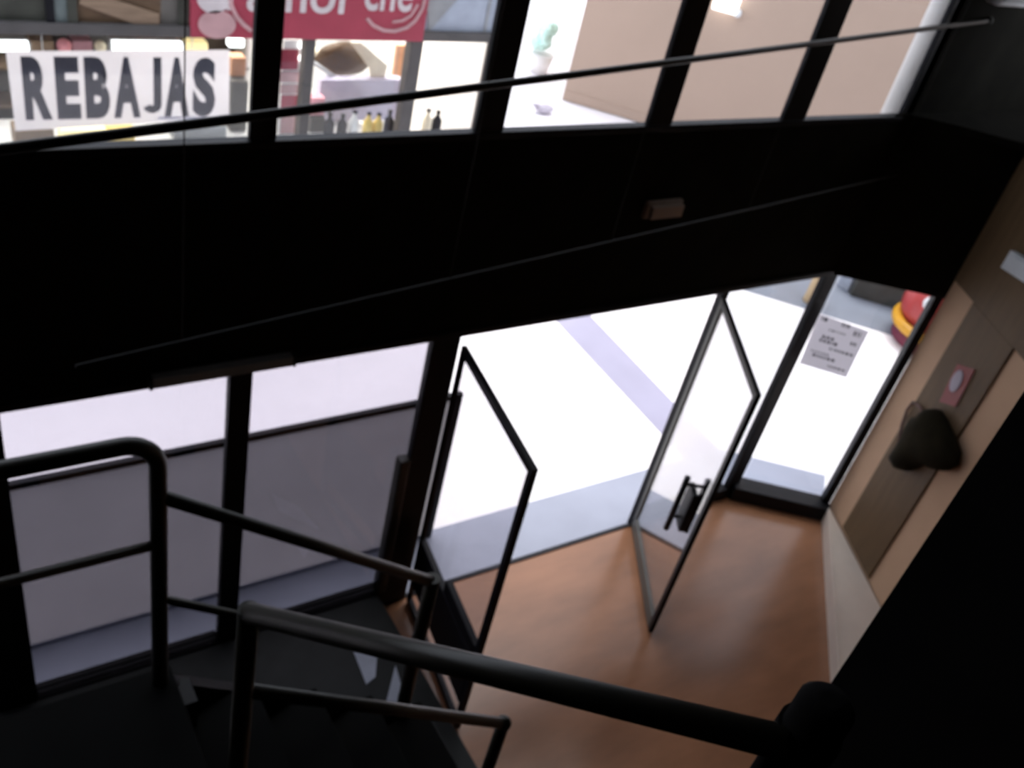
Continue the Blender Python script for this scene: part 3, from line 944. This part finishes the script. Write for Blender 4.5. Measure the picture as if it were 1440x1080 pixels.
q = [wp(px, py, 0.06) for px, py in ((1407, 376), (1450, 404), (1462, 378), (1421, 352))]
eu = empty('alarm_box', (q[0] + q[1]) / 2, 'pale grey box high on the beige wall beside the dark bay', 'box')
MB().slab(q, -WN * 0.06).build('housing', 'pale_fitting', eu)
MB().slab([sum(q, Vector()) / 4 + (p - sum(q, Vector()) / 4) * 0.75 for p in q], WN * 0.012).build('cover', 'pale_fitting', eu)
q0, q1 = onY(1398, 8, YF - 0.08), onY(1450, -14, YF - 0.08)
cl = empty('ceiling_speaker', (q0.x, YF - 0.08, q0.z), 'pale grey wall unit on the dark wall above the bar end', 'speaker')
MB().box(q0.x, q1.x + 0.1, YF - 0.1, YF, q0.z, q0.z + 0.2, 0.02).build('housing', 'pale_fitting', cl)
MB().box(q0.x + 0.03, q1.x + 0.07, YF - 0.108, YF - 0.099, q0.z + 0.03, q0.z + 0.17, 0.003).build('grille', 'grey_fitting', cl)

# hanging frame of thin bars in front of the glazing
zb = 3.86
b0, b1 = onZ(0, 210, zb), onZ(1392, 29, zb)
dB = (b1 - b0)
pB = Vector((-dB.y, dB.x, 0)).normalized()
hf = empty('hanging_rail', (b0 + b1) / 2, 'thin dark bar crossing in front of the upper windows on hanging rods', 'rail')
dn = dB.normalized()
MB().tube([b0 - dn * 1.0, b1], 0.0135, 10).build('upper_bar', 'rail_metal', hf)
MB().lathe(b1 - dn * 0.03, [(0.022, 0), (0.022, 0.03)], 12, dn).build('end_bracket', 'stone_dark', hf)
l0, l1 = onP(250, 482, b0, pB), onP(1310, 235, b0, pB)
ld = (l1 - l0).normalized()
MB().tube([l0 - ld * 0.3, l1], 0.006, 10).build('lower_bar', 'rod_metal', hf)
for px, py in ((258, 300), (655, 280), (905, 190), (1093, 190), (1275, 190)):
    r_ = onP(px, py, b0, pB)
    t_ = (Vector((r_.x, r_.y, 0)) - Vector((l0.x, l0.y, 0))).dot(Vector((ld.x, ld.y, 0)).normalized()) / Vector((ld.x, ld.y, 0)).length
    zl = l0.z + ld.z * t_
    MB().tube([(r_.x, r_.y, zl), (r_.x, r_.y, CEIL)], 0.002, 8).build('rod', 'rod_metal', hf)

# ------------------------------------------------------------------ stairs: dark treads, landing, rails
st = struct(empty('floor_stair', (0.3, 1.2, 0), kind='structure'))
MB().box(-1.6, 0.55, 1.15, 1.95, 2.12, 2.2, 0.006).build('landing', 'tread', st)
for k in range(4):                                   # short flight down towards +X
    xs = 0.55 + k * 0.25
    zt = 2.2 - 0.185 * (k + 1)
    MB().box(xs, xs + 0.27, 1.18, 1.92, zt - 0.05, zt, 0.005).build('step', 'tread', st)
MB().box(1.5, 2.0, 1.18, 1.92, 1.20, 1.26, 0.005).bm.free()
for k in range(8):                                   # flight up behind, under the camera
    yt = 1.15 - k * 0.26
    zt = 2.2 + 0.185 * (k + 1)
    MB().box(-1.6, 0.62, yt - 0.28, yt, zt - 0.05, zt, 0.005).build('step', 'tread', st)
for yy in (1.16, 1.90):
    MB().slab([(0.5, yy, 2.2), (0.5, yy, 1.95), (1.55, yy, 1.17), (1.55, yy, 1.42)], Y * 0.04).build('stringer', 'black_metal', st)
MB().slab([(0.58, 1.15, 2.25), (0.58, 1.15, 1.98), (0.58, -0.95, 3.47), (0.58, -0.95, 3.74)], X * 0.04).build('stringer', 'black_metal', st)
MB().box(0.5, 0.6, 1.2, 1.3, 0, 2.15).build('support_post', 'black_metal', st)
MB().box(0.5, 0.6, 1.82, 1.92, 0, 2.15).build('support_post', 'black_metal', st)
MB().box(1.5, 1.6, 1.2, 1.92, 0.0, 1.4).build('support_post', 'black_metal', st)

# dark raised floor by the left windows
pf = struct(MB().box(-1.6, 2.26, 1.95, YF - 0.012, 0.0, 0.15, 0.008).build('floor_platform', 'dark_tile'))

# landing guard and the sloped rails welded to it (plane Y = 1.9)
yr = 1.9
rl = empty('landing_railing', (0.5, yr, 2.2), 'dark tubular landing railing with rounded corner before the left windows', 'railing')
zt = 3.215
xc = 0.505
arc = [Vector((xc - 0.09 + 0.09 * math.sin(t), yr, zt - 0.09 + 0.09 * math.cos(t))) for t in [i * math.pi / 2 / 8 for i in range(9)]]
MB().tube([Vector((-1.5, yr, zt))] + arc + [Vector((xc, yr, 2.2))], 0.024, 14).build('top_rail', 'rail_metal', rl)
MB().tube([(-1.5, yr, 2.83), (xc, yr, 2.83)], 0.015, 12).build('mid_rail', 'rail_metal', rl)
MB().tube([(-0.8, yr, 2.2), (-0.8, yr, zt)], 0.022, 12).build('post', 'rail_metal', rl)
e = onY(608, 818, yr)
MB().tube([onY(222, 697, yr), e], 0.020, 12).build('sloped_rail', 'rail_metal', rl)
MB().tube([onY(222, 841, yr), Vector((e.x, yr, onY(222, 841, yr).z - (onY(222, 697, yr).z - e.z)))], 0.014, 12).build('sloped_rail', 'rail_metal', rl)
MB().tube([(e.x, yr, e.z + 0.02), (e.x, yr, 1.32)], 0.028, 12).build('end_post', 'rail_metal', rl)

# near handrail of the flight under the camera, with its posts
A = Vector((0.485, 1.17, 3.385))
dA = ray(350, 862)
A = CAM + dA * (1.9 / FPX)
dB2 = ray(1118, 1048)
Bp = CAM + dB2 * (1.14 / FPX)
hr = empty('stair_handrail', (A.x, A.y, 2.2), 'thick dark handrail slanting across the bottom of the stairs', 'railing')
MB().tube([A, Bp], 0.0215, 16).build('handrail', 'rail_metal', hr)
MB().tube([A + Z * 0.012, Vector((A.x, A.y, 2.2))], 0.022, 14).build('post', 'rail_metal', hr)
lo0 = onY(338, 970, A.y)
lo1 = onY(708, 1017, A.y)
MB().tube([lo0, lo1], 0.017, 12).build('lower_rail', 'rail_metal', hr)
MB().tube([lo1 + Z * 0.012, Vector((lo1.x, lo1.y, 1.5))], 0.020, 12).build('lower_post', 'rail_metal', hr)
MB().ball(lo1 + Z * 0.0, 0.024).build('end_knob', 'rail_metal', hr)
# newel at its upper end against the black wall
nb = CAM + ray(1158, 1000) * (1.13 / FPX)
nw = empty('newel_post', (nb.x, nb.y, 3.0), 'black rounded newel post where the thick handrail ends at the wall', 'post')
tz = (CAM + ray(1154, 966) * (1.13 / FPX)).z
MB().lathe((nb.x, nb.y, 2.9), [(0.035, 0), (0.035, tz - 2.9 - 0.012), (0.028, tz - 2.9 - 0.003), (0.012, tz - 2.9)], 18).build('shaft', 'black_wall', nw)
MB().lathe((nb.x, nb.y, tz - 0.08), [(0.04, 0), (0.04, 0.02)], 18).build('ring', 'black_wall', nw)

# two pale sheets put in for bright floor reflections below the rails
for pts_, lb in ((((496, 914), (530, 925), (528, 952), (515, 963)), 'pale sheet in place of a floor reflection under the thick handrail, the upper one'),
                 (((556, 936), (570, 985), (562, 1032), (540, 1000)), 'pale sheet in place of a floor reflection under the thick handrail, the lower one')):
    qq = [onZ(px, py, 0.155) for px, py in pts_]
    o = MB().slab(qq, Z * 0.004).build('gleam_sheet', 'pale_blue')
    tag(o, lb, 'gleam_sheet')
